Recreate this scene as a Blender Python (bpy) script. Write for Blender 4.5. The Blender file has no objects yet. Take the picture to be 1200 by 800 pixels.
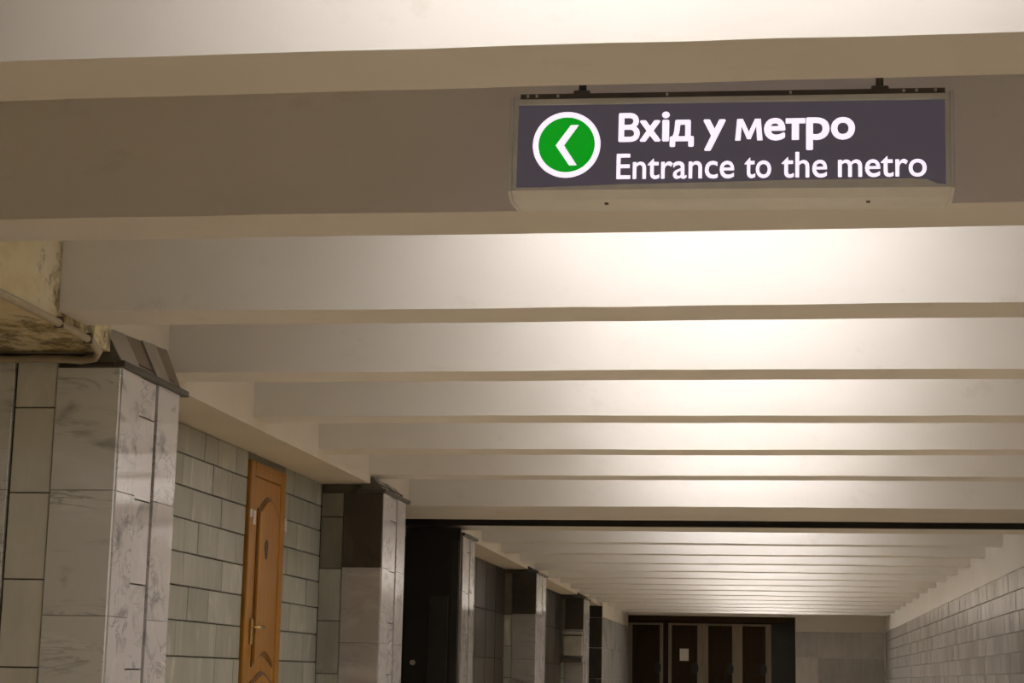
import bpy, math, random
from mathutils import Matrix, Vector

random.seed(7)
S = 0.9            # metres per layout unit
CZ = 0.73          # eye height above the floor (m)
FL = -CZ / S       # floor level in layout units (layout z is measured from the eye)
scn = bpy.context.scene
col = scn.collection


def W(x, y, z):
    return Vector((x * S, y * S, CZ + z * S))


# ------------------------------------------------------------------ camera
F_PX, YAW, PITCH, ROLL = 2146.8, 0.146482, 0.181456, 0.019514
cd = bpy.data.cameras.new('camera')
cd.sensor_width = 36.0
cd.lens = F_PX / 1200 * 36.0
cd.clip_end = 200
cam = bpy.data.objects.new('camera', cd)
col.objects.link(cam)
fw = Vector((-math.sin(YAW) * math.cos(PITCH), math.cos(YAW) * math.cos(PITCH), math.sin(PITCH)))
r0 = Vector((math.cos(YAW), math.sin(YAW), 0))
u0 = r0.cross(fw)
rt = r0 * math.cos(ROLL) + u0 * math.sin(ROLL)
up = -r0 * math.sin(ROLL) + u0 * math.cos(ROLL)
m = Matrix((rt, up, -fw)).transposed().to_4x4()
m.translation = W(0, 0, 0)
cam.matrix_world = m
scn.camera = cam

# ------------------------------------------------------------------ world and exposure
wd = bpy.data.worlds.new('world')
scn.world = wd
wd.use_nodes = True
wd.node_tree.nodes['Background'].inputs[0].default_value = (0.5, 0.45, 0.38, 1)
wd.node_tree.nodes['Background'].inputs[1].default_value = 0.02
scn.view_settings.view_transform = 'Standard'
scn.view_settings.look = 'None'
scn.view_settings.gamma = 1
scn.view_settings.use_curve_mapping = False
scn.view_settings.exposure = 0.25
LAMP_POWER = 14.3


# ------------------------------------------------------------------ materials
def new_mat(name):
    mt = bpy.data.materials.new(name)
    mt.use_nodes = True
    nt = mt.node_tree
    b = nt.nodes['Principled BSDF']
    return mt, nt, b


def N(nt, kind, **kw):
    n = nt.nodes.new(kind)
    for k, v in kw.items():
        if k.startswith('i_'):
            key = k[2:]
            n.inputs[int(key) if key.isdigit() else key.replace('_', ' ')].default_value = v
        else:
            setattr(n, k, v)
    return n


def ramp(nt, stops):
    n = nt.nodes.new('ShaderNodeValToRGB')
    e = n.color_ramp.elements
    while len(e) < len(stops):
        e.new(0.5)
    for i, (p, c) in enumerate(stops):
        e[i].position = p
        e[i].color = (*c, 1) if len(c) == 3 else c
    return n


def coords(nt, scale, rnd=0.0):
    """world position, scaled, shifted per object so that alike pieces differ"""
    g = N(nt, 'ShaderNodeNewGeometry')
    mp = N(nt, 'ShaderNodeMapping')
    mp.inputs['Scale'].default_value = scale
    src = g.outputs['Position']
    if rnd:
        oi = N(nt, 'ShaderNodeObjectInfo')
        sc = N(nt, 'ShaderNodeMath', operation='MULTIPLY')
        sc.inputs[1].default_value = rnd
        nt.links.new(oi.outputs['Random'], sc.inputs[0])
        ad = N(nt, 'ShaderNodeVectorMath', operation='ADD')
        nt.links.new(src, ad.inputs[0])
        nt.links.new(sc.outputs[0], ad.inputs[1])
        src = ad.outputs[0]
    nt.links.new(src, mp.inputs['Vector'])
    return mp.outputs[0]


def mixc(nt, fac, a, b, mode='MIX'):
    n = N(nt, 'ShaderNodeMix', data_type='RGBA', blend_type=mode)
    for sock, v in ((0, fac), (6, a), (7, b)):
        if hasattr(v, 'links'):
            nt.links.new(v, n.inputs[sock])
        elif isinstance(v, (int, float)):
            n.inputs[sock].default_value = v
        else:
            n.inputs[sock].default_value = (*v, 1)
    return n.outputs[2]


def bump(nt, b, src, strength, dist=0.01):
    bp = N(nt, 'ShaderNodeBump')
    bp.inputs['Strength'].default_value = strength
    bp.inputs['Distance'].default_value = dist
    nt.links.new(src, bp.inputs['Height'])
    nt.links.new(bp.outputs[0], b.inputs['Normal'])


def plaster(name, c1, c2, rough=0.75, stains=0.35, stain_col=(0.42, 0.35, 0.24)):
    mt, nt, b = new_mat(name)
    n1 = N(nt, 'ShaderNodeTexNoise', i_Scale=1.0, i_Detail=4.0)
    nt.links.new(coords(nt, (0.9, 0.9, 1.6)), n1.inputs['Vector'])
    r1 = ramp(nt, [(0.3, c1), (0.7, c2)])
    nt.links.new(n1.outputs[0], r1.inputs[0])
    n2 = N(nt, 'ShaderNodeTexNoise', i_Scale=3.1, i_Detail=8.0, i_Roughness=0.65)
    nt.links.new(coords(nt, (1, 1, 1.5)), n2.inputs['Vector'])
    r2 = ramp(nt, [(0.6, (0, 0, 0)), (0.8, (stains, stains, stains))])
    nt.links.new(n2.outputs[0], r2.inputs[0])
    nt.links.new(mixc(nt, r2.outputs[0], r1.outputs[0], stain_col), b.inputs['Base Color'])
    b.inputs['Roughness'].default_value = rough
    n3 = N(nt, 'ShaderNodeTexNoise', i_Scale=14.0, i_Detail=6.0)
    nt.links.new(coords(nt, (1, 1, 1)), n3.inputs['Vector'])
    bump(nt, b, n3.outputs[0], 0.12, 0.01)
    return mt


def marble(name, base, dark, light, scale=(1.2, 1.2, 7.0), rough=0.12, vein=0.5):
    mt, nt, b = new_mat(name)
    v = coords(nt, scale, 37.0)
    n1 = N(nt, 'ShaderNodeTexNoise', i_Scale=1.1, i_Detail=5.0, i_Roughness=0.55, i_Distortion=0.9)
    nt.links.new(v, n1.inputs['Vector'])
    r1 = ramp(nt, [(0.26, dark), (0.42, base), (0.58, base), (0.74, light)])
    nt.links.new(n1.outputs[0], r1.inputs[0])
    n2 = N(nt, 'ShaderNodeTexNoise', i_Scale=1.7, i_Detail=7.0, i_Roughness=0.62, i_Distortion=1.6)
    nt.links.new(v, n2.inputs['Vector'])
    r2 = ramp(nt, [(0.475, (0, 0, 0)), (0.50, (vein, vein, vein)), (0.545, (0, 0, 0))])
    nt.links.new(n2.outputs[0], r2.inputs[0])
    n3 = N(nt, 'ShaderNodeTexNoise', i_Scale=0.9, i_Detail=3.0)
    nt.links.new(v, n3.inputs['Vector'])
    r3 = ramp(nt, [(0.46, (0, 0, 0)), (0.62, (1, 1, 1))])
    nt.links.new(n3.outputs[0], r3.inputs[0])
    mk = N(nt, 'ShaderNodeMath', operation='MULTIPLY')
    nt.links.new(r2.outputs[0], mk.inputs[0])
    nt.links.new(r3.outputs[0], mk.inputs[1])
    nt.links.new(mixc(nt, mk.outputs[0], r1.outputs[0], dark), b.inputs['Base Color'])
    b.inputs['Roughness'].default_value = rough
    b.inputs['IOR'].default_value = 1.65
    return mt


def tile_mat(name, a, bcol, pale, rough=0.3, var=0.16, streak=0.5):
    mt, nt, b = new_mat(name)
    v = coords(nt, (6.0, 6.0, 1.8), 23.0)
    n1 = N(nt, 'ShaderNodeTexNoise', i_Scale=1.0, i_Detail=5.0, i_Roughness=0.6)
    nt.links.new(v, n1.inputs['Vector'])
    r1 = ramp(nt, [(0.35, a), (0.65, bcol)])
    nt.links.new(n1.outputs[0], r1.inputs[0])
    n2 = N(nt, 'ShaderNodeTexNoise', i_Scale=1.4, i_Detail=6.0, i_Roughness=0.6, i_Distortion=0.6)
    nt.links.new(coords(nt, (4.5, 4.5, 1.5), 61.0), n2.inputs['Vector'])
    r2 = ramp(nt, [(0.58, (0, 0, 0)), (0.72, (streak, streak, streak))])
    nt.links.new(n2.outputs[0], r2.inputs[0])
    c = mixc(nt, r2.outputs[0], r1.outputs[0], pale)
    oi = N(nt, 'ShaderNodeObjectInfo')
    mr = N(nt, 'ShaderNodeMapRange')
    mr.inputs['To Min'].default_value = 1 - var
    mr.inputs['To Max'].default_value = 1 + var
    nt.links.new(oi.outputs['Random'], mr.inputs['Value'])
    hs = N(nt, 'ShaderNodeHueSaturation')
    nt.links.new(mr.outputs[0], hs.inputs['Value'])
    nt.links.new(c, hs.inputs['Color'])
    nt.links.new(hs.outputs[0], b.inputs['Base Color'])
    b.inputs['Roughness'].default_value = rough
    n3 = N(nt, 'ShaderNodeTexNoise', i_Scale=5.0, i_Detail=2.0)
    nt.links.new(coords(nt, (1, 1, 1), 5.0), n3.inputs['Vector'])
    bump(nt, b, n3.outputs[0], 0.08, 0.01)
    return mt


def plain(name, c, rough=0.5, metal=0.0, var=0.15, scale=8.0):
    mt, nt, b = new_mat(name)
    n1 = N(nt, 'ShaderNodeTexNoise', i_Scale=scale, i_Detail=4.0)
    nt.links.new(coords(nt, (1, 1, 1)), n1.inputs['Vector'])
    lo = tuple(x * (1 - var) for x in c)
    hi = tuple(min(1, x * (1 + var)) for x in c)
    r1 = ramp(nt, [(0.3, lo), (0.7, hi)])
    nt.links.new(n1.outputs[0], r1.inputs[0])
    nt.links.new(r1.outputs[0], b.inputs['Base Color'])
    b.inputs['Roughness'].default_value = rough
    b.inputs['Metallic'].default_value = metal
    return mt


def glow(name, c, e, strength, rough=0.3):
    mt, nt, b = new_mat(name)
    b.inputs['Base Color'].default_value = (*c, 1)
    b.inputs['Emission Color'].default_value = (*e, 1)
    b.inputs['Emission Strength'].default_value = strength
    b.inputs['Roughness'].default_value = rough
    return mt


def wood(name, c1, c2, rough=0.3, coat=0.3):
    mt, nt, b = new_mat(name)
    n1 = N(nt, 'ShaderNodeTexNoise', i_Scale=1.0, i_Detail=6.0, i_Roughness=0.6, i_Distortion=0.4)
    nt.links.new(coords(nt, (26, 26, 1.6)), n1.inputs['Vector'])
    r1 = ramp(nt, [(0.3, c1), (0.7, c2)])
    nt.links.new(n1.outputs[0], r1.inputs[0])
    nt.links.new(r1.outputs[0], b.inputs['Base Color'])
    b.inputs['Roughness'].default_value = rough
    b.inputs['Coat Weight'].default_value = coat
    if not coat:
        b.inputs['Specular IOR Level'].default_value = 0.15
    b.inputs['Coat Roughness'].default_value = 0.2
    return mt


def dirty_plaster(name):
    """damp, peeling plaster with mould spots and ochre water stains"""
    mt, nt, b = new_mat(name)
    n1 = N(nt, 'ShaderNodeTexNoise', i_Scale=3.0, i_Detail=6.0, i_Roughness=0.65)
    nt.links.new(coords(nt, (1, 0.8, 1)), n1.inputs['Vector'])
    r1 = ramp(nt, [(0.3, (0.58, 0.46, 0.20)), (0.5, (0.70, 0.61, 0.38)), (0.68, (0.76, 0.69, 0.53))])
    nt.links.new(n1.outputs[0], r1.inputs[0])
    n2 = N(nt, 'ShaderNodeTexNoise', i_Scale=9.0, i_Detail=9.0, i_Roughness=0.8)
    nt.links.new(coords(nt, (1, 0.7, 0.7)), n2.inputs['Vector'])
    # the mould is thickest in the corner with the beam (y = 7.4 m)
    g = N(nt, 'ShaderNodeNewGeometry')
    sp = N(nt, 'ShaderNodeSeparateXYZ')
    nt.links.new(g.outputs['Position'], sp.inputs[0])
    mr = N(nt, 'ShaderNodeMapRange')
    mr.inputs['From Min'].default_value = 7.22
    mr.inputs['From Max'].default_value = 7.46
    mr.inputs['To Min'].default_value = 0.0
    mr.inputs['To Max'].default_value = 0.13
    nt.links.new(sp.outputs['Y'], mr.inputs['Value'])
    ad = N(nt, 'ShaderNodeMath', operation='ADD')
    nt.links.new(n2.outputs[0], ad.inputs[0])
    nt.links.new(mr.outputs[0], ad.inputs[1])
    r2 = ramp(nt, [(0.57, (0, 0, 0)), (0.69, (0.8, 0.85, 0.85))])
    nt.links.new(ad.outputs[0], r2.inputs[0])
    nt.links.new(mixc(nt, r2.outputs[0], r1.outputs[0], (0.13, 0.095, 0.04)), b.inputs['Base Color'])
    b.inputs['Roughness'].default_value = 0.85
    bump(nt, b, n2.outputs[0], 0.4, 0.01)
    return mt


M = {}
M['paint'] = plaster('white_ceiling_paint', (0.745, 0.712, 0.668), (0.80, 0.778, 0.742))
M['paint_low'] = plaster('cream_wall_paint', (0.64, 0.58, 0.48), (0.70, 0.64, 0.54))
M['dirty'] = dirty_plaster('damp_plaster')
M['floor'] = plain('granite_floor', (0.74, 0.60, 0.41), 0.45, 0, 0.1, 20)
M['mortar'] = plain('dark_mortar', (0.10, 0.095, 0.075), 0.9)
M['mortar_pale'] = plain('grey_mortar', (0.40, 0.39, 0.355), 0.9)
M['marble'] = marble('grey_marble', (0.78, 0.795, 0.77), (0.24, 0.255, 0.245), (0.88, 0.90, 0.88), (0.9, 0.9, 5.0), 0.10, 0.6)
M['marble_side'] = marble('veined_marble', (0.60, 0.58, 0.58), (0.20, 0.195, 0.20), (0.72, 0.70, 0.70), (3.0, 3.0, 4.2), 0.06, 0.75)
M['tile'] = tile_mat('grey_ceramic_tile', (0.31, 0.312, 0.265), (0.39, 0.39, 0.335), (0.58, 0.575, 0.50), 0.3, 0.12, 0.8)
M['tile_right'] = tile_mat('pale_grey_tile', (0.42, 0.41, 0.38), (0.52, 0.50, 0.48), (0.60, 0.58, 0.55), 0.25, 0.16, 0.5)
M['tile_pillar'] = tile_mat('pale_pillar_tile', (0.68, 0.68, 0.60), (0.78, 0.78, 0.70), (0.86, 0.86, 0.79), 0.3, 0.08, 0.6)
M['tile_shade'] = tile_mat('shaded_tile', (0.15, 0.145, 0.11), (0.20, 0.19, 0.145), (0.26, 0.25, 0.20), 0.3, 0.12, 0.4)  # tile colour darkened to hold the shade at the pillar tops
M['marble_shade'] = marble('shaded_marble', (0.065, 0.056, 0.043), (0.03, 0.026, 0.02), (0.10, 0.09, 0.072), (1.6, 1.6, 1.2), 0.15, 0.4)  # marble with the upper pillar shade put into its colour
M['marble_grey'] = marble('mid_grey_marble', (0.36, 0.345, 0.32), (0.17, 0.165, 0.15), (0.46, 0.44, 0.41), (1.1, 1.1, 4.0), 0.12, 0.7)
M['marble_pale'] = marble('pale_marble', (0.52, 0.50, 0.47), (0.36, 0.35, 0.33), (0.62, 0.60, 0.57), (0.8, 0.8, 1.0), 0.2, 0.2)
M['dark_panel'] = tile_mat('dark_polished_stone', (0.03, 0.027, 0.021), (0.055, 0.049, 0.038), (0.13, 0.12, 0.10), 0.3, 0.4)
M['marble_shade'].node_tree.nodes['Principled BSDF'].inputs['IOR'].default_value = 1.3
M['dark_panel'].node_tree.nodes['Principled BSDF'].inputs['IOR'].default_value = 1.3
M['steel_black'] = plain('black_painted_steel', (0.015, 0.014, 0.012), 0.5)
M['steel_dark'] = plain('dark_brown_steel', (0.030, 0.027, 0.022), 0.45)
M['moulding'] = plain('dark_moulding', (0.07, 0.065, 0.05), 0.35)
M['cap_dark'] = plain('brown_stone', (0.20, 0.16, 0.11), 0.4)
M['cap_grey'] = plain('grey_stone', (0.34, 0.31, 0.26), 0.3)
M['cap_front'] = plain('charcoal_stone', (0.12, 0.12, 0.09), 0.4)
M['wood'] = wood('orange_varnished_wood', (0.29, 0.118, 0.005), (0.43, 0.19, 0.010), 0.4, 0.12)
M['wood_dark'] = wood('brown_varnished_wood', (0.10, 0.035, 0.005), (0.16, 0.06, 0.008))
M['wood_end'] = wood('dark_wood', (0.028, 0.017, 0.007), (0.05, 0.031, 0.013), 0.6, 0.0)
M['wood_post'] = wood('weathered_wood', (0.24, 0.205, 0.155), (0.33, 0.285, 0.22), 0.6, 0.0)
M['brass'] = plain('brass', (0.75, 0.58, 0.28), 0.25, 1.0)
M['steel'] = plain('pale_steel', (0.75, 0.72, 0.66), 0.35, 0.6)
M['alu'] = plain('sign_aluminium', (0.74, 0.75, 0.74), 0.4, 0.1, 0.05)
M['alu_dark'] = plain('dark_rail', (0.12, 0.11, 0.095), 0.5)
M['cable'] = plain('painted_conduit', (0.42, 0.36, 0.25), 0.6)
M['clip'] = plain('rusty_clip', (0.09, 0.065, 0.04), 0.7)
M['paper'] = plain('white_paper', (0.75, 0.73, 0.68), 0.8, 0, 0.03)
M['box'] = plain('pale_grey', (0.42, 0.40, 0.34), 0.5)
M['lamp_body'] = plain('white_metal', (0.75, 0.75, 0.73), 0.4)
M['tube'] = glow('lamp_diffuser', (0.9, 0.9, 0.9), (1.0, 0.96, 0.948), LAMP_POWER)
M['sign_panel'] = glow('sign_film', (0.05, 0.045, 0.05), (0.30, 0.25, 0.32), 0.135, 0.25)
M['sign_back'] = glow('sign_rear_film', (0.3, 0.28, 0.32), (0.80, 0.68, 1.0), 0.28)
M['sign_white'] = glow('sign_white', (0.9, 0.88, 0.95), (0.93, 0.85, 1.0), 0.80)
M['sign_green'] = glow('sign_green', (0.004, 0.12, 0.01), (0.0, 0.30, 0.008), 0.78)


# ------------------------------------------------------------------ mesh helpers
class MB:
    """collects faces in layout units; build() makes ONE mesh object in metres"""

    def __init__(self):
        self.v, self.f = [], []

    def hexa(self, p):
        b = len(self.v)
        self.v += [Vector(q) for q in p]
        for q in ((0, 3, 2, 1), (4, 5, 6, 7), (0, 1, 5, 4), (1, 2, 6, 5), (2, 3, 7, 6), (3, 0, 4, 7)):
            self.f.append(tuple(b + i for i in q))
        return self

    def box(self, x0, x1, y0, y1, z0, z1):
        return self.hexa([(x0, y0, z0), (x1, y0, z0), (x1, y1, z0), (x0, y1, z0),
                          (x0, y0, z1), (x1, y0, z1), (x1, y1, z1), (x0, y1, z1)])

    def prism(self, pts, d):
        """polygon pts (3D, planar) extruded by vector d"""
        b, n = len(self.v), len(pts)
        d = Vector(d)
        self.v += [Vector(q) for q in pts] + [Vector(q) + d for q in pts]
        self.f.append(tuple(range(b, b + n))[::-1])
        self.f.append(tuple(range(b + n, b + 2 * n)))
        for i in range(n):
            j = (i + 1) % n
            self.f.append((b + i, b + j, b + n + j, b + n + i))
        return self

    def tube(self, path, r, seg=8):
        path = [Vector(q) for q in path]
        b = len(self.v)
        ref = Vector((0, 0, 1))
        for i, q in enumerate(path):
            t = (path[min(i + 1, len(path) - 1)] - path[max(i - 1, 0)]).normalized()
            a = t.cross(ref)
            if a.length < 1e-3:
                a = t.cross(Vector((1, 0, 0)))
            a.normalize()
            c = a.cross(t).normalized()
            for k in range(seg):
                an = 2 * math.pi * k / seg
                self.v.append(q + a * (r * math.cos(an)) + c * (r * math.sin(an)))
        for i in range(len(path) - 1):
            for k in range(seg):
                k2 = (k + 1) % seg
                self.f.append((b + i * seg + k, b + i * seg + k2, b + (i + 1) * seg + k2, b + (i + 1) * seg + k))
        self.f.append(tuple(b + k for k in range(seg))[::-1])
        e = b + (len(path) - 1) * seg
        self.f.append(tuple(e + k for k in range(seg)))
        return self

    def mesh(self, name, mat, org, world=True):
        me = bpy.data.meshes.new(name)
        vs = [(W(*q) - org) if world else q * S for q in self.v]
        me.from_pydata([tuple(q) for q in vs], [], self.f)
        import bmesh
        bm = bmesh.new()
        bm.from_mesh(me)
        bmesh.ops.recalc_face_normals(bm, faces=bm.faces)
        bm.to_mesh(me)
        bm.free()
        me.materials.append(M[mat])
        return me

    def build(self, name, mat, parent=None, smooth=False, bevel=0.0):
        """parent: object whose world origin is stored in parent['_']"""
        if parent is None:
            lo = Vector([min(q[i] for q in self.v) for i in range(3)])
            hi = Vector([max(q[i] for q in self.v) for i in range(3)])
            org = W((lo.x + hi.x) / 2, (lo.y + hi.y) / 2, lo.z)
            o = bpy.data.objects.new(name, self.mesh(name, mat, org))
            o.location = org
            ORG[o.name] = org
        else:
            org = ORG[parent.name]
            lo = Vector([min(q[i] for q in self.v) for i in range(3)])
            hi = Vector([max(q[i] for q in self.v) for i in range(3)])
            c = W(*((lo + hi) / 2))
            o = bpy.data.objects.new(name, self.mesh(name, mat, c))
            o.parent = parent
            o.location = c - org
            ORG[o.name] = c
        col.objects.link(o)
        if smooth:
            for p in o.data.polygons:
                p.use_smooth = True
        if bevel:
            bv = o.modifiers.new('bevel', 'BEVEL')
            bv.width = bevel * S
            bv.segments = 2
            bv.limit_method = 'ANGLE'
        return o


ORG = {}


def tag(o, label=None, cat=None, group=None, kind=None):
    for k, v in (('label', label), ('category', cat), ('group', group), ('kind', kind)):
        if v:
            o[k] = v
    return o


def empty(name, x, y, z, label=None, cat=None, group=None, kind=None):
    o = bpy.data.objects.new(name, None)
    o.empty_display_size = 0.1
    col.objects.link(o)
    o.location = W(x, y, z)
    ORG[o.name] = W(x, y, z)
    return tag(o, label, cat, group, kind)


def box(name, mat, x0, x1, y0, y1, z0, z1, parent=None, bevel=0.0):
    return MB().box(x0, x1, y0, y1, z0, z1).build(name, mat, parent, bevel=bevel)


def struct(name, mat, *a, label=None):
    return tag(box(name, mat, *a), label, None, None, 'structure')


TILE_CACHE = {}


def slab_faces(mb, axis, c, w, h, t, e):
    """chamfered slab; axis: '+x','-x','-y' = direction its face looks; c = centre of its back"""
    def P(a, b, d):
        if axis == '+x':
            return (c[0] + d, c[1] + a, c[2] + b)
        if axis == '-x':
            return (c[0] - d, c[1] - a, c[2] + b)
        return (c[0] + a, c[1] - d, c[2] + b)
    b0 = len(mb.v)
    for (hw, hh, d) in ((w / 2, h / 2, 0), (w / 2, h / 2, t - e), (w / 2 - e, h / 2 - e, t)):
        for sx, sz in ((-1, -1), (1, -1), (1, 1), (-1, 1)):
            mb.v.append(Vector(P(sx * hw, sz * hh, d)))
    mb.f.append((b0 + 3, b0 + 2, b0 + 1, b0))
    for L in (0, 4):
        for k in range(4):
            k2 = (k + 1) % 4
            mb.f.append((b0 + L + k, b0 + L + k2, b0 + L + 4 + k2, b0 + L + 4 + k))
    mb.f.append((b0 + 8, b0 + 9, b0 + 10, b0 + 11))


def slab(name, mat, axis, c, w, h, t, parent, e=0.006):
    """one tile / slab as an object of its own, mesh data shared between alike ones"""
    key = (name, mat, axis, round(w, 3), round(h, 3), round(t, 4))
    me = TILE_CACHE.get(key)
    if me is None:
        mb = MB()
        slab_faces(mb, axis, (0, 0, 0), w, h, t, e)
        me = mb.mesh(name, mat, Vector((0, 0, 0)), world=False)
        TILE_CACHE[key] = me
    o = bpy.data.objects.new(name, me)
    col.objects.link(o)
    o.parent = parent
    o.location = W(*c) - ORG[parent.name]
    return o


# ------------------------------------------------------------------ layout constants
XL, XR = -3.5, 2.55          # inner faces of the two bulkheads
XP = -3.377                  # face of the pillars
XW = -3.93                   # face of the tiled side wall
ZS1, ZS2 = 1.70, 1.60        # beam undersides, near and far section
ZB1, ZB2 = 1.63, 1.55        # bulkhead undersides
ZC = 2.36                    # slab
Y0, PI_ = 4.737, 1.779       # first beam, beam spacing
YE = 46.0                    # end wall
BW = 0.35


def flare(y):
    return -0.0165 * max(0.0, y - 21.0)


# ------------------------------------------------------------------ shell
struct('floor', 'floor', -7.0, 3.0, -8.0, 49.0, FL - 0.15, FL, label='brown granite floor of the underpass')
struct('ceiling', 'paint', -7.0, 3.0, -8.0, 49.0, ZC, ZC + 0.2, label='white painted slab above the beams')
struct('wall_back', 'paint_low', -7.0, 3.0, -8.2, -8.0, FL, ZC, label='plain cream wall closing the passage behind')
struct('wall_left_outer', 'paint_low', -7.2, -7.0, -8.0, 49.0, FL, ZC, label='outer cream wall behind the side bays')

# left bulkheads
struct('trim_1', 'dirty', -5.6, XL + 0.055, -8.0, 9.0, ZB1, ZC, label='damp stained plaster bulkhead with mould spots above the first pillar')
struct('trim_2', 'paint_low', -5.6, XL, 9.0, 17.22, ZB1, ZC, label='cream painted bulkhead over the tiled wall with the wooden door')
mb = MB()
mb.hexa([(-6.2, 20.0, ZB2), (XL + flare(20), 20.0, ZB2), (XL + flare(39.3), 39.3, ZB2), (-6.2, 39.3, ZB2),
         (-6.2, 20.0, ZC), (XL + flare(20), 20.0, ZC), (XL + flare(39.3), 39.3, ZC), (-6.2, 39.3, ZC)])
tag(mb.build('trim_3', 'paint_low'), 'cream painted bulkhead over the dark side bays', None, None, 'structure')


# ------------------------------------------------------------------ beams
def beam(x0, x1, y0, y1, z0, label, group, seed):
    rnd = random.Random(seed)
    n = 26
    mb = MB()
    rows = []
    for i in range(n + 1):
        x = x0 + (x1 - x0) * i / n
        j = rnd.uniform(-0.0015, 0.0015) + 0.0025 * math.sin(i * 0.35 + seed * 1.7)
        k = rnd.uniform(-0.002, 0.002)
        rows.append([(x, y0 + k, z0 + j), (x, y1, z0 + j * 0.6), (x, y1, ZC + 0.01), (x, y0, ZC + 0.01)])
    b = 0
    for r in rows:
        mb.v += [Vector(q) for q in r]
    for i in range(n):
        for k in range(4):
            k2 = (k + 1) % 4
            mb.f.append((i * 4 + k, i * 4 + k2, (i + 1) * 4 + k2, (i + 1) * 4 + k))
    mb.f.append((0, 1, 2, 3))
    mb.f.append(tuple(n * 4 + q for q in (3, 2, 1, 0)))
    return tag(mb.build('ceiling_beam', 'paint'), label, 'beam', group, 'thing')


for k in range(-4, 7):
    y = Y0 + PI_ * k
    if k == 0:
        lab, g = 'white concrete ceiling beam hanging just in front of the lit sign', None
    elif k == 1:
        lab, g = 'shaded beige concrete ceiling beam directly behind the lit sign', None
    elif k == 2:
        lab, g = 'white concrete ceiling beam running into the stained bulkhead at the looped conduit', None
    elif k < 0:
        lab, g = 'white concrete ceiling beam over the entrance end of the passage', 'beams over the entrance end'
    elif k < 7:
        lab, g = {3: 'lit white ceiling beam just past the marble pillar with the conduit', 4: 'lit white ceiling beam over the tiled wall just before the wooden door',
                  5: 'lit white ceiling beam directly above the wooden door', 6: 'lit white ceiling beam at the pillar between wooden door and gate niche'}[k], 'beams of the near section'
    else:
        lab, g = 'lit white concrete ceiling beam between the sign and the wide girder', 'beams of the near section'
    beam(XL - 0.05, XR + 0.05, y, y + BW, ZS1, lab, g, k + 10)
beam(-5.2, XR + 0.05, 17.17, 18.66, ZS2, 'wide beige ceiling girder above the edge of the dark gate niche', None, 31)
beam(-5.2, XR + 0.05, 19.28, 20.07, ZS2, 'narrow beige ceiling girder just past the black gate slot', None, 32)
FAR = [21.75 + 1.86 * i for i in range(13)]
for i, y in enumerate(FAR):
    beam(XL + flare(y) - 0.05, XR + 0.05, y, y + 0.30, ZS2, 'thin white concrete ceiling beam of the far section past the girders', 'beams of the far section', 40 + i)
# black slot between the girders
struct('trim_7', 'steel_black', -5.2, XR, 18.67, 19.19, 1.80, ZC - 0.002, label='black steel lining of the gate slot between two girders')


struct('trim_8', 'steel_black', -5.2, XR, 19.20, 19.275, 1.583, ZC - 0.002, label='black steel gate stop hanging on the narrow girder')

# ------------------------------------------------------------------ lamps in the bays
def lamp(x, y, z, label, group):
    t = empty('ceiling_lamp', x, y, z, label, 'lamp', group)
    box('housing', 'lamp_body', x - 1.02, x + 1.02, y - 0.10, y + 0.10, z - 0.035, z, t, 0.006)
    box('diffuser', 'tube', x - 1.0, x + 1.0, y - 0.075, y + 0.075, z - 0.10, z - 0.036, t, 0.02)
    return t


XC = -0.30
for k in list(range(-4, 0)) + list(range(1, 7)):
    lamp(XC, Y0 + PI_ * k + (1.05 if k < 6 else 1.03), ZC, 'long fluorescent lamp on the slab between the near beams', 'lamps of the near section')
for i in range(-1, 12):
    lamp(XC, (FAR[i] + 1.12 if i >= 0 else 21.1), ZC, 'long fluorescent lamp on the slab between the far beams', 'lamps of the far section')

# ------------------------------------------------------------------ tiled wall with door, near section
wl = struct('wall_left', 'mortar', -4.25, XW - 0.02, 9.96, 15.5, FL, ZB1, label='grey tiled side wall between two marble pillars')
TH = 0.2215
joints = [1.431 + 0.2155 - TH * i for i in range(0, 12)]   # tops of the rows
DY0, DY1, DZ = 13.255, 14.25, 1.575
zt = ZB1
rowtops = [ZB1, 1.431, 1.219, 1.003, 0.781, 0.56, 0.333, 0.098, -0.124, -0.346, -0.568, -0.79]
for r in range(len(rowtops) - 1):
    z1, z0 = rowtops[r], max(rowtops[r + 1], FL)
    rr = random.Random(100 + r)
    for (a, bnd) in ((9.97, DY0 - 0.03), (DY1 + 0.03, 15.5)):
        y = a
        first = True
        while y < bnd - 0.01:
            w = rr.choice((0.445, 0.445, 0.445, 0.66, 0.66, 0.30)) if not first else rr.choice((0.15, 0.3, 0.445))
            first = False
            if bnd - (y + w) < 0.12:
                w = bnd - y
            slab('tile', 'tile', '+x', (XW - 0.022, y + w / 2, (z0 + z1) / 2), w - 0.004, z1 - z0 - 0.008, 0.018 + rr.uniform(0, 0.007), wl, 0.004)
            y += w
# plastered lintel over the door
tag(box('lintel', 'cap_front', XW - 0.03, XW + 0.004, DY0 - 0.03, DY1 + 0.03, DZ + 0.004, ZB1 - 0.002, wl), 'dark plaster strip over the door')

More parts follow.
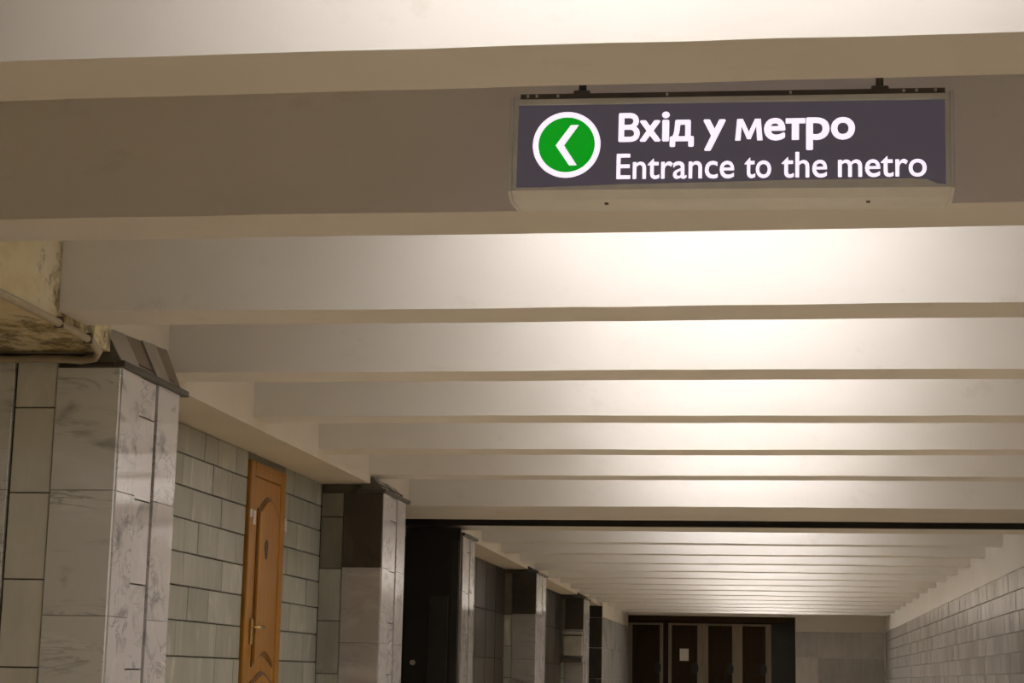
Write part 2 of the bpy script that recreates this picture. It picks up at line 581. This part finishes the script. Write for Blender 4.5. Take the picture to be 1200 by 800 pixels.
# door leaf and frame
d1 = empty('door_1', XW, (DY0 + DY1) / 2, FL, 'narrow varnished orange-brown wooden door in the grey tiled wall', None, None, 'structure')
fr = MB()
fr.box(XW - 0.03, XW + 0.024, DY0, DY0 + 0.11, FL, DZ).box(XW - 0.03, XW + 0.024, DY1 - 0.13, DY1, FL, DZ)
fr.box(XW - 0.03, XW + 0.024, DY0 + 0.11, DY1 - 0.13, DZ - 0.11, DZ)
fr.build('frame', 'wood', d1, bevel=0.012)
LX = XW + 0.012
leaf = box('leaf', 'wood', XW - 0.028, LX, DY0 + 0.115, DY1 - 0.135, FL + 0.01, DZ - 0.115, d1)
PY0, PY1 = 13.51, 14.04
PM = (PY0 + PY1) / 2


def arch_panel(zb, zt, bow_t, bow_b, nm):
    """raised panel with curved top and bottom, and its darker groove"""
    def ring(g):
        pts = []
        n = 14
        for i in range(n + 1):
            t = i / n
            y = PY0 - g + (PY1 - PY0 + 2 * g) * t
            pts.append((y, zt + g + bow_t * math.sin(math.pi * t) ** 1.6))
        for i in range(n, -1, -1):
            t = i / n
            y = PY0 - g + (PY1 - PY0 + 2 * g) * t
            pts.append((y, zb - g + bow_b * math.sin(math.pi * t) ** 1.3))
        return pts
    MB().prism([(LX - 0.002, y, z) for y, z in ring(0.028)], (0.010, 0, 0)).build('groove', 'wood_dark', leaf)
    MB().prism([(LX, y, z) for y, z in ring(0.0)], (0.022, 0, 0)).build('panel', 'wood', leaf, bevel=0.008)


arch_panel(0.07, 1.20, 0.11, 0.09, 'upper')
arch_panel(FL + 0.14, -0.09, 0.075, 0.0, 'lower')
hd = box('handle_plate', 'brass', LX, LX + 0.022, 13.395, 13.438, 0.205, 0.40, leaf, 0.005)
tag(hd, 'brass plate')
MB().tube([(LX + 0.01, 13.415, 0.335), (LX + 0.06, 13.415, 0.335), (LX + 0.064, 13.45, 0.336), (LX + 0.064, 13.60, 0.340)], 0.013).build('lever', 'brass', leaf, True)
box('hinge', 'steel', XW + 0.023, XW + 0.04, DY1 - 0.03, DY1 - 0.005, 1.10, 1.22, d1, 0.004)
box('strike_plate', 'paper', XW + 0.023, XW + 0.03, DY0 + 0.005, DY0 + 0.045, 1.145, 1.205, d1)
box('paper_tag', 'paper', LX, LX + 0.004, DY0 + 0.13, DY0 + 0.185, 1.10, 1.205, leaf)
# small dark plate with rounded foot on the upper panel
mp = MB()
mp.prism([(LX + 0.022, 13.70 + 0.045 * math.cos(a) * (1.0 if math.sin(a) > 0 else 0.6), 0.93 + 0.075 * math.sin(a)) for a in [i * math.pi / 8 for i in range(16)]], (0.006, 0, 0))
mp.build('number_plate', 'clip', leaf)


# ------------------------------------------------------------------ pillars
def split_rows(top, first, step):
    z = [top, first]
    while z[-1] - step > FL + 0.05:
        z.append(z[-1] - step)
    z.append(FL)
    return [(z[i + 1], z[i]) for i in range(len(z) - 1)]


def pillar(name, xs, y0, y1, ztop, xleft, label, zb, xbulk, capz=None, dark=True):
    t = empty(name, (xs + xleft) / 2, (y0 + y1) / 2, FL, label, 'pillar', None, 'thing')
    G = 0.007
    box('core', 'mortar', xleft, xs - 0.032, y0 + 0.032, y1 - 0.01, FL, zb - 0.004, t)
    L = y1 - y0
    mrows = split_rows(ztop, 0.909, 0.64)
    trows = split_rows(ztop, 1.34, 0.445)

    def col_front(x0, x1, rows, mat, nm, th):
        for (za, zb_) in rows:
            slab(nm, mat, '-y', ((x0 + x1) / 2, y0 + 0.034, (za + zb_) / 2), x1 - x0 - G, zb_ - za - (0.003 if nm != 'tile' else G), th, t, 0.002)

    def col_side(ya, yb, rows, mat, nm, th):
        for (za, zb_) in rows:
            slab(nm, mat, '+x', (xs - 0.034, (ya + yb) / 2, (za + zb_) / 2), yb - ya - G, zb_ - za - (0.002 if nm != 'tile' else G), th, t, 0.002)
    if dark:      # shade on the upper front course, painted in as darker slabs and tiles
        col_front(xs - 0.353, xs - 0.006, mrows[:1], 'marble_shade', 'marble_slab', 0.034)
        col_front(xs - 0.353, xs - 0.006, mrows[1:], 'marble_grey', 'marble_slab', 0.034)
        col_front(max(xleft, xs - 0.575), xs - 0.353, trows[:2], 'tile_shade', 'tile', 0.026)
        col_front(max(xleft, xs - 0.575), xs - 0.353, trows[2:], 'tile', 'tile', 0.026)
    else:
        col_front(xs - 0.353, xs - 0.006, mrows, 'marble', 'marble_slab', 0.034)
        trows_f = [(trows[0][0], zb - 0.02)] + trows[1:]
        mrows_f = [(mrows[0][0], zb - 0.02)] + mrows[1:]
        col_front(xs - 0.575, xs - 0.353, trows_f, 'tile_pillar', 'tile', 0.026)
        if xleft < xs - 0.62:
            x = xs - 0.585
            while x > xleft + 0.05:
                xa = max(xleft, x - 0.40)
                col_front(xa, x, mrows_f, 'marble', 'marble_slab', 0.034)
                x = xa
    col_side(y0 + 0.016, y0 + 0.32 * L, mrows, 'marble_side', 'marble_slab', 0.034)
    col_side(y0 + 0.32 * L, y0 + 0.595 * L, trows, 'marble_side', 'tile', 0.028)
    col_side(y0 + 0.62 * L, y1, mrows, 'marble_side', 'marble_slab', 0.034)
    # moulding round the top
    mo = MB()
    mo.box(xs - 0.03, xs + 0.022, y0 - 0.02, y1 + 0.10, ztop, ztop + 0.035)
    mo.box(xs - 0.24, xs - 0.03, y0 - 0.02, y0 + 0.05, ztop, ztop + 0.028)
    mo.build('moulding', 'moulding', t, bevel=0.008)
    if capz:
        zc0, zc1 = ztop + 0.035, capz
        xa, xb = xs - 0.005, xbulk + 0.004
        if xb > xa - 0.05:
            xb = xa - 0.05
        cuts = [(0.0, 0.30, 'cap_grey'), (0.30, 0.56, 'cap_dark'), (0.56, 0.78, 'cap_grey'), (0.78, 1.0, 'cap_dark')]
        for (a, b_, mt) in cuts:
            ya, yb = y0 + a * (L + 0.08) + 0.004, y0 + b_ * (L + 0.08) - 0.004
            off = 0.0 if mt == 'cap_grey' else -0.012
            top_a = zc1 + (0.06 * a if zc1 > 1.72 else 0)
            top_b = zc1 + (0.06 * b_ if zc1 > 1.72 else 0)
            MB().hexa([(xb - 0.02, ya, zc0), (xa + off, ya, zc0), (xa + off, yb, zc0), (xb - 0.02, yb, zc0),
                       (xb - 0.02, ya, top_a), (xb + 0.012 + off, ya, top_a), (xb + 0.012 + off, yb, top_b), (xb - 0.02, yb, top_b)]).build('capital_panel', mt, t)
        MB().prism([(xs - 0.20, y0 - 0.004, zc0 - 0.01), (xa, y0 - 0.004, zc0 - 0.005), (xb + 0.012, y0 - 0.004, zc1), (xs - 0.20, y0 - 0.004, zc1)], (0, 0.02, 0)).build('capital_front', 'cap_front', t)
    return t


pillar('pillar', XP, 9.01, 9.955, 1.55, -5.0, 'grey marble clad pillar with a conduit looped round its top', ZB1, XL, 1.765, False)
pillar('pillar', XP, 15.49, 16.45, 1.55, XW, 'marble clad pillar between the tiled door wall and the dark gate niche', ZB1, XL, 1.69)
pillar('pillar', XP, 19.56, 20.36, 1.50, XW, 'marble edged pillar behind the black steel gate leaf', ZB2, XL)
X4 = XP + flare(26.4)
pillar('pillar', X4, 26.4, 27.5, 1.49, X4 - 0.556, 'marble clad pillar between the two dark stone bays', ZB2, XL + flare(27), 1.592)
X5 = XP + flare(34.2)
pillar('pillar', X5, 34.2, 35.2, 1.47, X5 - 0.556, 'narrow marble clad pillar with a small pale rectangle on it', ZB2, XL + flare(35), 1.592)

# block of wall that closes the left side before the far doors
X6 = XP + flare(41)
w6 = struct('wall_left_far', 'paint_low', X6 - 1.2, X6 - 0.02, 39.24, YE, FL, ZC, label='short side wall beside the far doors, marble below white')
for (za, zb_) in ((0.66, 1.30), (0.02, 0.66), (-0.62, 0.02)):
    for i in range(8):
        ya = 39.26 + i * 0.84
        slab('marble_slab', 'marble_pale', '+x', (X6 - 0.02, ya + 0.42, (za + zb_) / 2), 0.838, 0.638, 0.03, w6, 0.002)
    slab('marble_slab', 'dark_panel', '-y', (X6 - 0.30, 39.24, (za + zb_) / 2), 0.55, 0.63, 0.03, w6)
slab('marble_slab', 'dark_panel', '-y', (X6 - 0.30, 39.24, 1.42), 0.55, 0.24, 0.03, w6)

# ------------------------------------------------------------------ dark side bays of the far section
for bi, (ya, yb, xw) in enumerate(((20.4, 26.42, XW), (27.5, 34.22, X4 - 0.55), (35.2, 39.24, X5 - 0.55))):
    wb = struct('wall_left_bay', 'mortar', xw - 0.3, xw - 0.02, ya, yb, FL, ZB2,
                label=('dark polished stone wall of the bay past the gate', 'dark polished stone wall of the bay beside the small pale rectangle', 'dark stone wall of the bay before the far doors')[bi])
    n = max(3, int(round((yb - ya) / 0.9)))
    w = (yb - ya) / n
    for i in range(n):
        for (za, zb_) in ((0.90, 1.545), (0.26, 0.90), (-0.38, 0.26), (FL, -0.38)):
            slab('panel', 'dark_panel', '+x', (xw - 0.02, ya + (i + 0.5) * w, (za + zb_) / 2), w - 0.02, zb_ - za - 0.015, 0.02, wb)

# ------------------------------------------------------------------ gate niche
nb = struct('wall_left_niche', 'steel_black', -5.3, -5.2, 16.45, 19.6, FL, ZB1, label='black back of the gate niche')
struct('wall_left_return', 'steel_black', -5.2, XW - 0.04, 16.38, 16.45, FL, ZB1, label='black cheek of the gate niche behind the pillar')
gl = empty('steel_gate_leaf', -3.66, 19.48, FL, 'black steel gate leaf standing before a marble edged pillar in the niche', 'gate')
box('leaf', 'steel_black', -3.98, XP - 0.01, 19.44, 19.53, FL, 1.575, gl, 0.008)
box('panel', 'steel_dark', -3.72, -3.50, 19.425, 19.44, FL + 0.1, 0.85, gl, 0.006)
box('stiffener', 'steel_dark', -3.47, XP - 0.02, 19.42, 19.44, FL + 0.05, 1.44, gl)
kn = MB()
kn.prism([(-3.868 + 0.028 * math.cos(a), 19.44, 0.14 + 0.028 * math.sin(a)) for a in [i * math.pi / 6 for i in range(12)]], (0, -0.035, 0))
kn.build('knob', 'steel', gl)
# pale rectangle with two dark bands on the front of the narrow pillar
pb = empty('pale_rectangle', X5 - 0.2, 34.15, 0.4, 'small pale rectangle on the front of the narrow far pillar', 'patch')
box('panel', 'box', X5 - 0.37, X5 - 0.02, 34.12, 34.195, 0.42, 0.86, pb, 0.01)
box('upper_band', 'moulding', X5 - 0.37, X5 - 0.02, 34.10, 34.195, 0.78, 0.81, pb)
box('lower_band', 'moulding', X5 - 0.42, X5 - 0.02, 34.05, 34.195, 0.30, 0.38, pb)

# ------------------------------------------------------------------ right wall
ZT = 1.262
wr = struct('wall_right', 'paint', XR, XR + 0.4, -8.0, YE + 1.5, ZT, ZC, label='white upper part of the right wall above the tiles')
box('backing', 'mortar_pale', XR + 0.02, XR + 0.4, -8.0, YE + 1.5, FL, ZT, wr)
rest = MB()
nrow = 0
for r in range(10):
    z1 = ZT - r * 0.222
    z0 = max(z1 - 0.222, FL)
    off = (r % 2) * 0.2225
    y = -8.0 + off
    while y < YE - 0.05:
        w = min(0.445, YE - y)
        c = (XR + 0.02, y + w / 2, (z0 + z1) / 2)
        if r < 6 and 17.3 < y < 38.4:
            slab('tile', 'tile_right', '-x', c, w - 0.006, z1 - z0 - 0.008, 0.018 + random.uniform(0, 0.008), wr, 0.004)
        else:
            slab_faces(rest, '-x', c, w - 0.006, z1 - z0 - 0.008, 0.02 + random.uniform(0, 0.004), 0.004)
        y += w
tag(rest.build('tile_field', 'tile_right', wr), kind='stuff')

# ------------------------------------------------------------------ far end
PX = 0.378
we = struct('wall_end', 'paint', PX, XR + 0.1, YE, YE + 0.9, FL, ZC, label='white end wall with stone cladding beside the far doors')
for (za, zb_) in ((0.62, 1.24), (0.0, 0.62), (-0.62, 0.0)):
    for i in range(4):
        xa = PX + 0.01 + i * 0.53
        slab('panel', 'tile_right', '-y', (xa + 0.265, YE, (za + zb_) / 2), 0.526, 0.614, 0.02, we, 0.002)
tag(box('trim_5', 'paint', -4.6, PX, YE, YE + 0.9, 1.60, ZC), 'white head over the dark doors at the far end', None, None, 'structure')
tag(box('wall_portal', 'wood_end', -4.6, PX + 0.2, YE + 0.66, YE + 0.9, FL, 1.62), 'dark wooden wall holding the row of far doors', None, None, 'structure')
tag(box('trim_6', 'wood_end', -4.6, PX, YE + 0.3, YE + 0.66, 1.46, 1.60), 'dark wooden head rail of the far doors', None, None, 'structure')
YD = YE + 0.6
doors = [(-3.776, -3.669, -2.984, -2.899, 'dark wooden door standing next to the marble side wall at the far end'),
         (-2.771, -2.685, -2.047, -1.91, 'dark wooden far door with a white notice on it'),
         (-1.91, -1.771, -1.179, -1.05, 'dark wooden far door right beside the one with the notice'),
         (-1.05, -0.925, -0.357, -0.21, 'dark wooden far door next to the frameless black one')]
for i, (a, b_, c, d, lab) in enumerate(doors):
    t = empty('door_%d' % (i + 2), (a + d) / 2, YD, FL, lab, None, None, 'structure')
    fm = MB().box(a, b_, YD, YD + 0.06, FL, 1.43).box(c, d, YD, YD + 0.06, FL, 1.43).box(b_, c, YD, YD + 0.06, 1.38, 1.43)
    fm.build('frame', 'wood_post', t, bevel=0.01)
    lf = box('leaf', 'wood_end', b_, c, YD + 0.02, YD + 0.06, FL + 0.01, 1.378, t)
    box('panel', 'wood_end', b_ + 0.10, c - 0.10, YD + 0.005, YD + 0.02, 0.55, 1.25, lf, 0.008)
    box('panel', 'wood_end', b_ + 0.10, c - 0.10, YD + 0.005, YD + 0.02, FL + 0.15, 0.15, lf, 0.008)
    hm = MB()
    hm.prism([(c - 0.05 + 0.085 * math.cos(q), YD - 0.04, 0.32 + 0.15 * math.sin(q)) for q in [j * math.pi / 6 for j in range(12)]], (0, 0.06, 0))
    hm.build('handle', 'steel_black', lf)
t = empty('door_6', 0.08, YD, FL, 'frameless black door at the end of the row of far doors', None, None, 'structure')
lf = box('leaf', 'steel_black', -0.20, PX - 0.01, YD + 0.02, YD + 0.06, FL + 0.01, 1.45, t)
box('panel', 'steel_black', -0.1, PX - 0.1, YD + 0.005, YD + 0.02, 0.5, 1.3, lf, 0.006)
nt_ = box('paper_notice', 'paper', -2.48, -2.26, YD - 0.012, YD + 0.004, 0.50, 0.80)
tag(nt_, 'white paper notice stuck on a dark far door', 'notice')

# ------------------------------------------------------------------ conduit on the stained bulkhead
cb = empty('conduit', -3.6, 8.9, 1.6, 'beige cable conduit looped round the pillar top along the stained bulkhead', 'cable')
path = [(-3.432, y, 1.640 - 0.004 * math.sin(y * 3)) for y in (2.0, 3.5, 5.0, 6.2, 7.0, 7.6, 8.1, 8.5)]
path += [(-3.434, 8.70, 1.632), (-3.455, 8.87, 1.608), (-3.50, 8.94, 1.585), (-3.585, 8.965, 1.578), (-3.66, 8.965, 1.585), (-3.80, 8.965, 1.590), (-3.95, 8.965, 1.586), (-4.10, 8.965, 1.59), (-4.6, 8.965, 1.59)]
MB().tube(path, 0.020, 10).build('pipe', 'cable', cb, True)
for (y, z) in ((6.3, 1.64), (8.28, 1.64), (8.66, 1.632)):
    box('clip', 'clip', -3.455, -3.413, y - 0.010, y + 0.010, z - 0.020, z + 0.032, cb)

# ------------------------------------------------------------------ hanging illuminated sign
SX, SY, SZ = -0.155, 5.75, 1.72
sg = empty('hanging_sign', SX, SY, SZ, 'illuminated dark box sign with white lettering and a green arrow disc', 'sign')


def sbox(name, mat, x0, x1, d0, d1, z0, z1, parent=None, bevel=0.0):
    return box(name, mat, SX + x0, SX + x1, SY + d0, SY + d1, SZ + z0, SZ + z1, parent or sg, bevel)


HW = 0.703
sbox('case', 'alu', -HW + 0.004, HW - 0.004, 0.012, 0.23, -0.165, 0.150)
cs = MB().box(SX - HW, SX + HW, SY - 0.004, SY + 0.03, SZ + 0.130, SZ + 0.152)
cs.build('frame_top', 'alu', sg, bevel=0.004)
# lower profile: a sloped lip that runs down and back
lip = MB()
lip.prism([(SX - HW, SY - 0.006, SZ - 0.150), (SX - HW, SY + 0.236, SZ - 0.150), (SX - HW, SY + 0.236, SZ - 0.168), (SX - HW, SY + 0.05, SZ - 0.178), (SX - HW, SY - 0.006, SZ - 0.160)], (2 * HW, 0, 0))
lip.build('frame_bottom', 'alu', sg)
for s in (-1, 1):
    xa = s * HW
    mb = MB()
    pts = [(SY - 0.012, SZ + 0.158), (SY + 0.236, SZ + 0.158), (SY + 0.24, SZ - 0.172), (SY + 0.05, SZ - 0.186), (SY - 0.012, SZ - 0.166)]
    x = SX + xa
    mb.prism([(x, a, b_) for a, b_ in pts], (s * 0.012, 0, 0))
    mb.build('end_cap', 'alu', sg, bevel=0.003)
    sbox('frame_side', 'alu', min(xa, xa - s * 0.016), max(xa, xa - s * 0.016), -0.004, 0.02, -0.150, 0.130, None, 0.003)
# reflection along the film's lower edge, put in as a pale strip
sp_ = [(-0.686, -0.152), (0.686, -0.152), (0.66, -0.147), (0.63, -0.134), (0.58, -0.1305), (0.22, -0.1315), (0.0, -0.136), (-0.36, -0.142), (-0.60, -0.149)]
MB().prism([(SX + a, SY - 0.0045, SZ + b_) for a, b_ in sp_], (0, 0.003, 0)).build('film_reflection', 'alu', sg)
bk = sbox('back_panel', 'sign_back', -HW + 0.016, HW - 0.016, 0.229, 0.236, -0.150, 0.130)
tag(bk, 'glowing violet-white rear film')
pn = sbox('panel', 'sign_panel', -HW + 0.016, HW - 0.016, -0.001, 0.011, -0.150, 0.130)
tag(pn, 'dark violet-grey backlit film')
rail = sbox('rail', 'alu_dark', -0.685, 0.69, 0.02, 0.10, 0.158, 0.176)
for x in (-0.66, -0.63, -0.56, -0.2, 0.2, 0.56, 0.60, 0.66):
    sbox('bolt', 'steel', x - 0.004, x + 0.004, 0.012, 0.02, 0.162, 0.171, rail)
for x in (-0.483, 0.486):
    r = MB()
    r.tube([(SX + x, SY + 0.06, SZ + 0.17), (SX + x, SY + 0.06, ZC + 0.0)], 0.013, 10)
    r.build('hanger', 'alu_dark', sg, True)
    sbox('hanger_foot', 'alu_dark', x - 0.028, x + 0.028, 0.03, 0.09, 0.174, 0.192, None, 0.006)


def disc(r0, r1, d, th, cx, cz, name, mat):
    mb = MB()
    n = 48
    for k in range(n):
        a, b_ = 2 * math.pi * k / n, 2 * math.pi * (k + 1) / n
        pts = []
        for (rr, an) in ((r0, a), (r1, a), (r1, b_), (r0, b_)):
            pts.append((SX + cx + rr * math.cos(an), SY + d, SZ + cz + rr * math.sin(an)))
        mb.prism(pts, (0, th, 0))
    return mb.build(name, mat, sg)


def round_disc(r, d, th, cx, cz, name, mat):
    mb = MB()
    mb.prism([(SX + cx + r * math.cos(2 * math.pi * k / 48), SY + d, SZ + cz + r * math.sin(2 * math.pi * k / 48)) for k in range(48)], (0, th, 0))
    return mb.build(name, mat, sg)


tag(disc(0.093, 0.1115, -0.0034, 0.002, -0.525, -0.006, 'arrow_ring', 'sign_white'), 'white ring')
tag(round_disc(0.0935, -0.003, 0.0018, -0.525, -0.006, 'arrow_disc', 'sign_green'), 'green disc')
ch = MB()
hx, hw_ = -0.0105, 0.0125
pts = [(-0.512, 0.060), (-0.486, 0.060), (-0.5335, -0.0085), (-0.490, -0.076), (-0.515, -0.076), (-0.5605, -0.0085)]
ch.prism([(SX + a, SY - 0.005, SZ + b_) for a, b_ in pts], (0, 0.002, 0))
tag(ch.build('arrow', 'sign_white', sg), 'white chevron pointing left')


def lettering(body, u0, u1, base, cap, capref, bold):
    """one word; every letter a mesh of its own, cut from the word at its gaps"""
    def flat(txt):
        cu = bpy.data.curves.new('lettering', 'FONT')
        cu.body = txt
        cu.size = 1.0
        cu.resolution_u = 5
        ob = bpy.data.objects.new('lettering', cu)
        col.objects.link(ob)
        dg = bpy.context.evaluated_depsgraph_get()
        me = bpy.data.meshes.new_from_object(ob.evaluated_get(dg))
        bpy.data.objects.remove(ob)
        return [v.co.copy() for v in me.vertices], [tuple(p.vertices) for p in me.polygons]
    ref, _ = flat(capref)
    sz = (cap - 2 * bold) / max(q.y for q in ref)
    vs, fs = flat(body)
    mn, mx = min(q.x for q in vs), max(q.x for q in vs)
    x0, x1 = -0.358 + (u0 - 724) * 0.002746, -0.358 + (u1 - 724) * 0.002746
    sx = (x1 - x0 - 2 * bold) / (mx - mn)
    P = [(x0 + bold + (q.x - mn) * sx, base + bold + q.y * sz) for q in vs]
    par = list(range(len(P)))

    def find(a):
        while par[a] != a:
            par[a] = par[par[a]]
            a = par[a]
        return a
    for f in fs:
        for a in f[1:]:
            par[find(a)] = find(f[0])
    isl = {}
    for f in fs:
        isl.setdefault(find(f[0]), []).append(f)
    spans = []
    for fl in isl.values():
        xs = [P[i][0] for f in fl for i in f]
        spans.append([min(xs), max(xs), fl])
    spans.sort(key=lambda q: q[0])
    letters = []
    for sp in spans:
        if letters and sp[0] < letters[-1][1] - 0.004:
            letters[-1][1] = max(letters[-1][1], sp[1])
            letters[-1][2] = letters[-1][2] + sp[2]
        else:
            letters.append(sp)
    dirs = [(0, 0)] + [(math.cos(k * math.pi / 6), math.sin(k * math.pi / 6)) for k in range(12)]
    for (a, b_, fl) in letters:
        mb = MB()
        for n, (dx, dz) in enumerate(dirs if bold else dirs[:1]):
            idx = {}
            for f in fl:
                for i in f:
                    if i not in idx:
                        idx[i] = len(mb.v)
                        mb.v.append(Vector((SX + P[i][0] + bold * dx, SY - 0.003 - n * 0.00004, SZ + P[i][1] + bold * dz)))
                mb.f.append(tuple(idx[i] for i in f))
        o = mb.build('letter', 'sign_white', sg)


for (ch_, a, b_, hh) in (('В', 725, 750.3, 0.098), ('x', 750.3, 775.2, 0.0725), ('i', 776.4, 785.6, 0.101), ('д', 785.9, 814.3, 0.0725), ('y', 825.4, 851.7, 0.0725),
                         ('e', 896.4, 921.3, 0.0745), ('p', 945.3, 972.4, 0.0745), ('o', 974, 1001.7, 0.0745)):
    lettering(ch_, a, b_, 0.001, hh, ch_, 0.0036)
for (wd_, a, b_) in (('Entrance', 723.5, 862), ('to', 874, 905), ('the', 917, 969.6), ('metro', 982, 1083)):
    lettering(wd_, a, b_, -0.124, 0.085, 'E', 0.0010)
# the Cyrillic em is drawn by hand: splayed legs and a deep vee
em = [(0, 0), (0.07, 1), (0.28, 1), (0.5, 0.40), (0.72, 1), (0.93, 1), (1, 0), (0.80, 0), (0.765, 0.66), (0.565, 0.06), (0.435, 0.06), (0.235, 0.66), (0.20, 0)]
tee = [(0, 1), (1, 1), (1, 0.76), (0.68, 0.76), (0.68, 0), (0.31, 0), (0.31, 0.76), (0, 0.76)]
for pl, ua, ub in ((em, 862.7, 894.9), (tee, 921.6, 944.4)):
    ex0, ex1 = -0.358 + (ua - 724) * 0.002746, -0.358 + (ub - 724) * 0.002746
    mb = MB()
    mb.prism([(SX + ex0 + (ex1 - ex0) * a, SY - 0.0035, SZ + 0.001 + 0.0725 * b_) for a, b_ in pl], (0, 0.001, 0))
    mb.build('letter', 'sign_white', sg)
for x in (-0.40, 0.45):
    sbox('screw', 'alu_dark', x - 0.006, x + 0.006, 0.10, 0.112, -0.180, -0.174)
sg.rotation_euler = (0, 0.0108, 0)
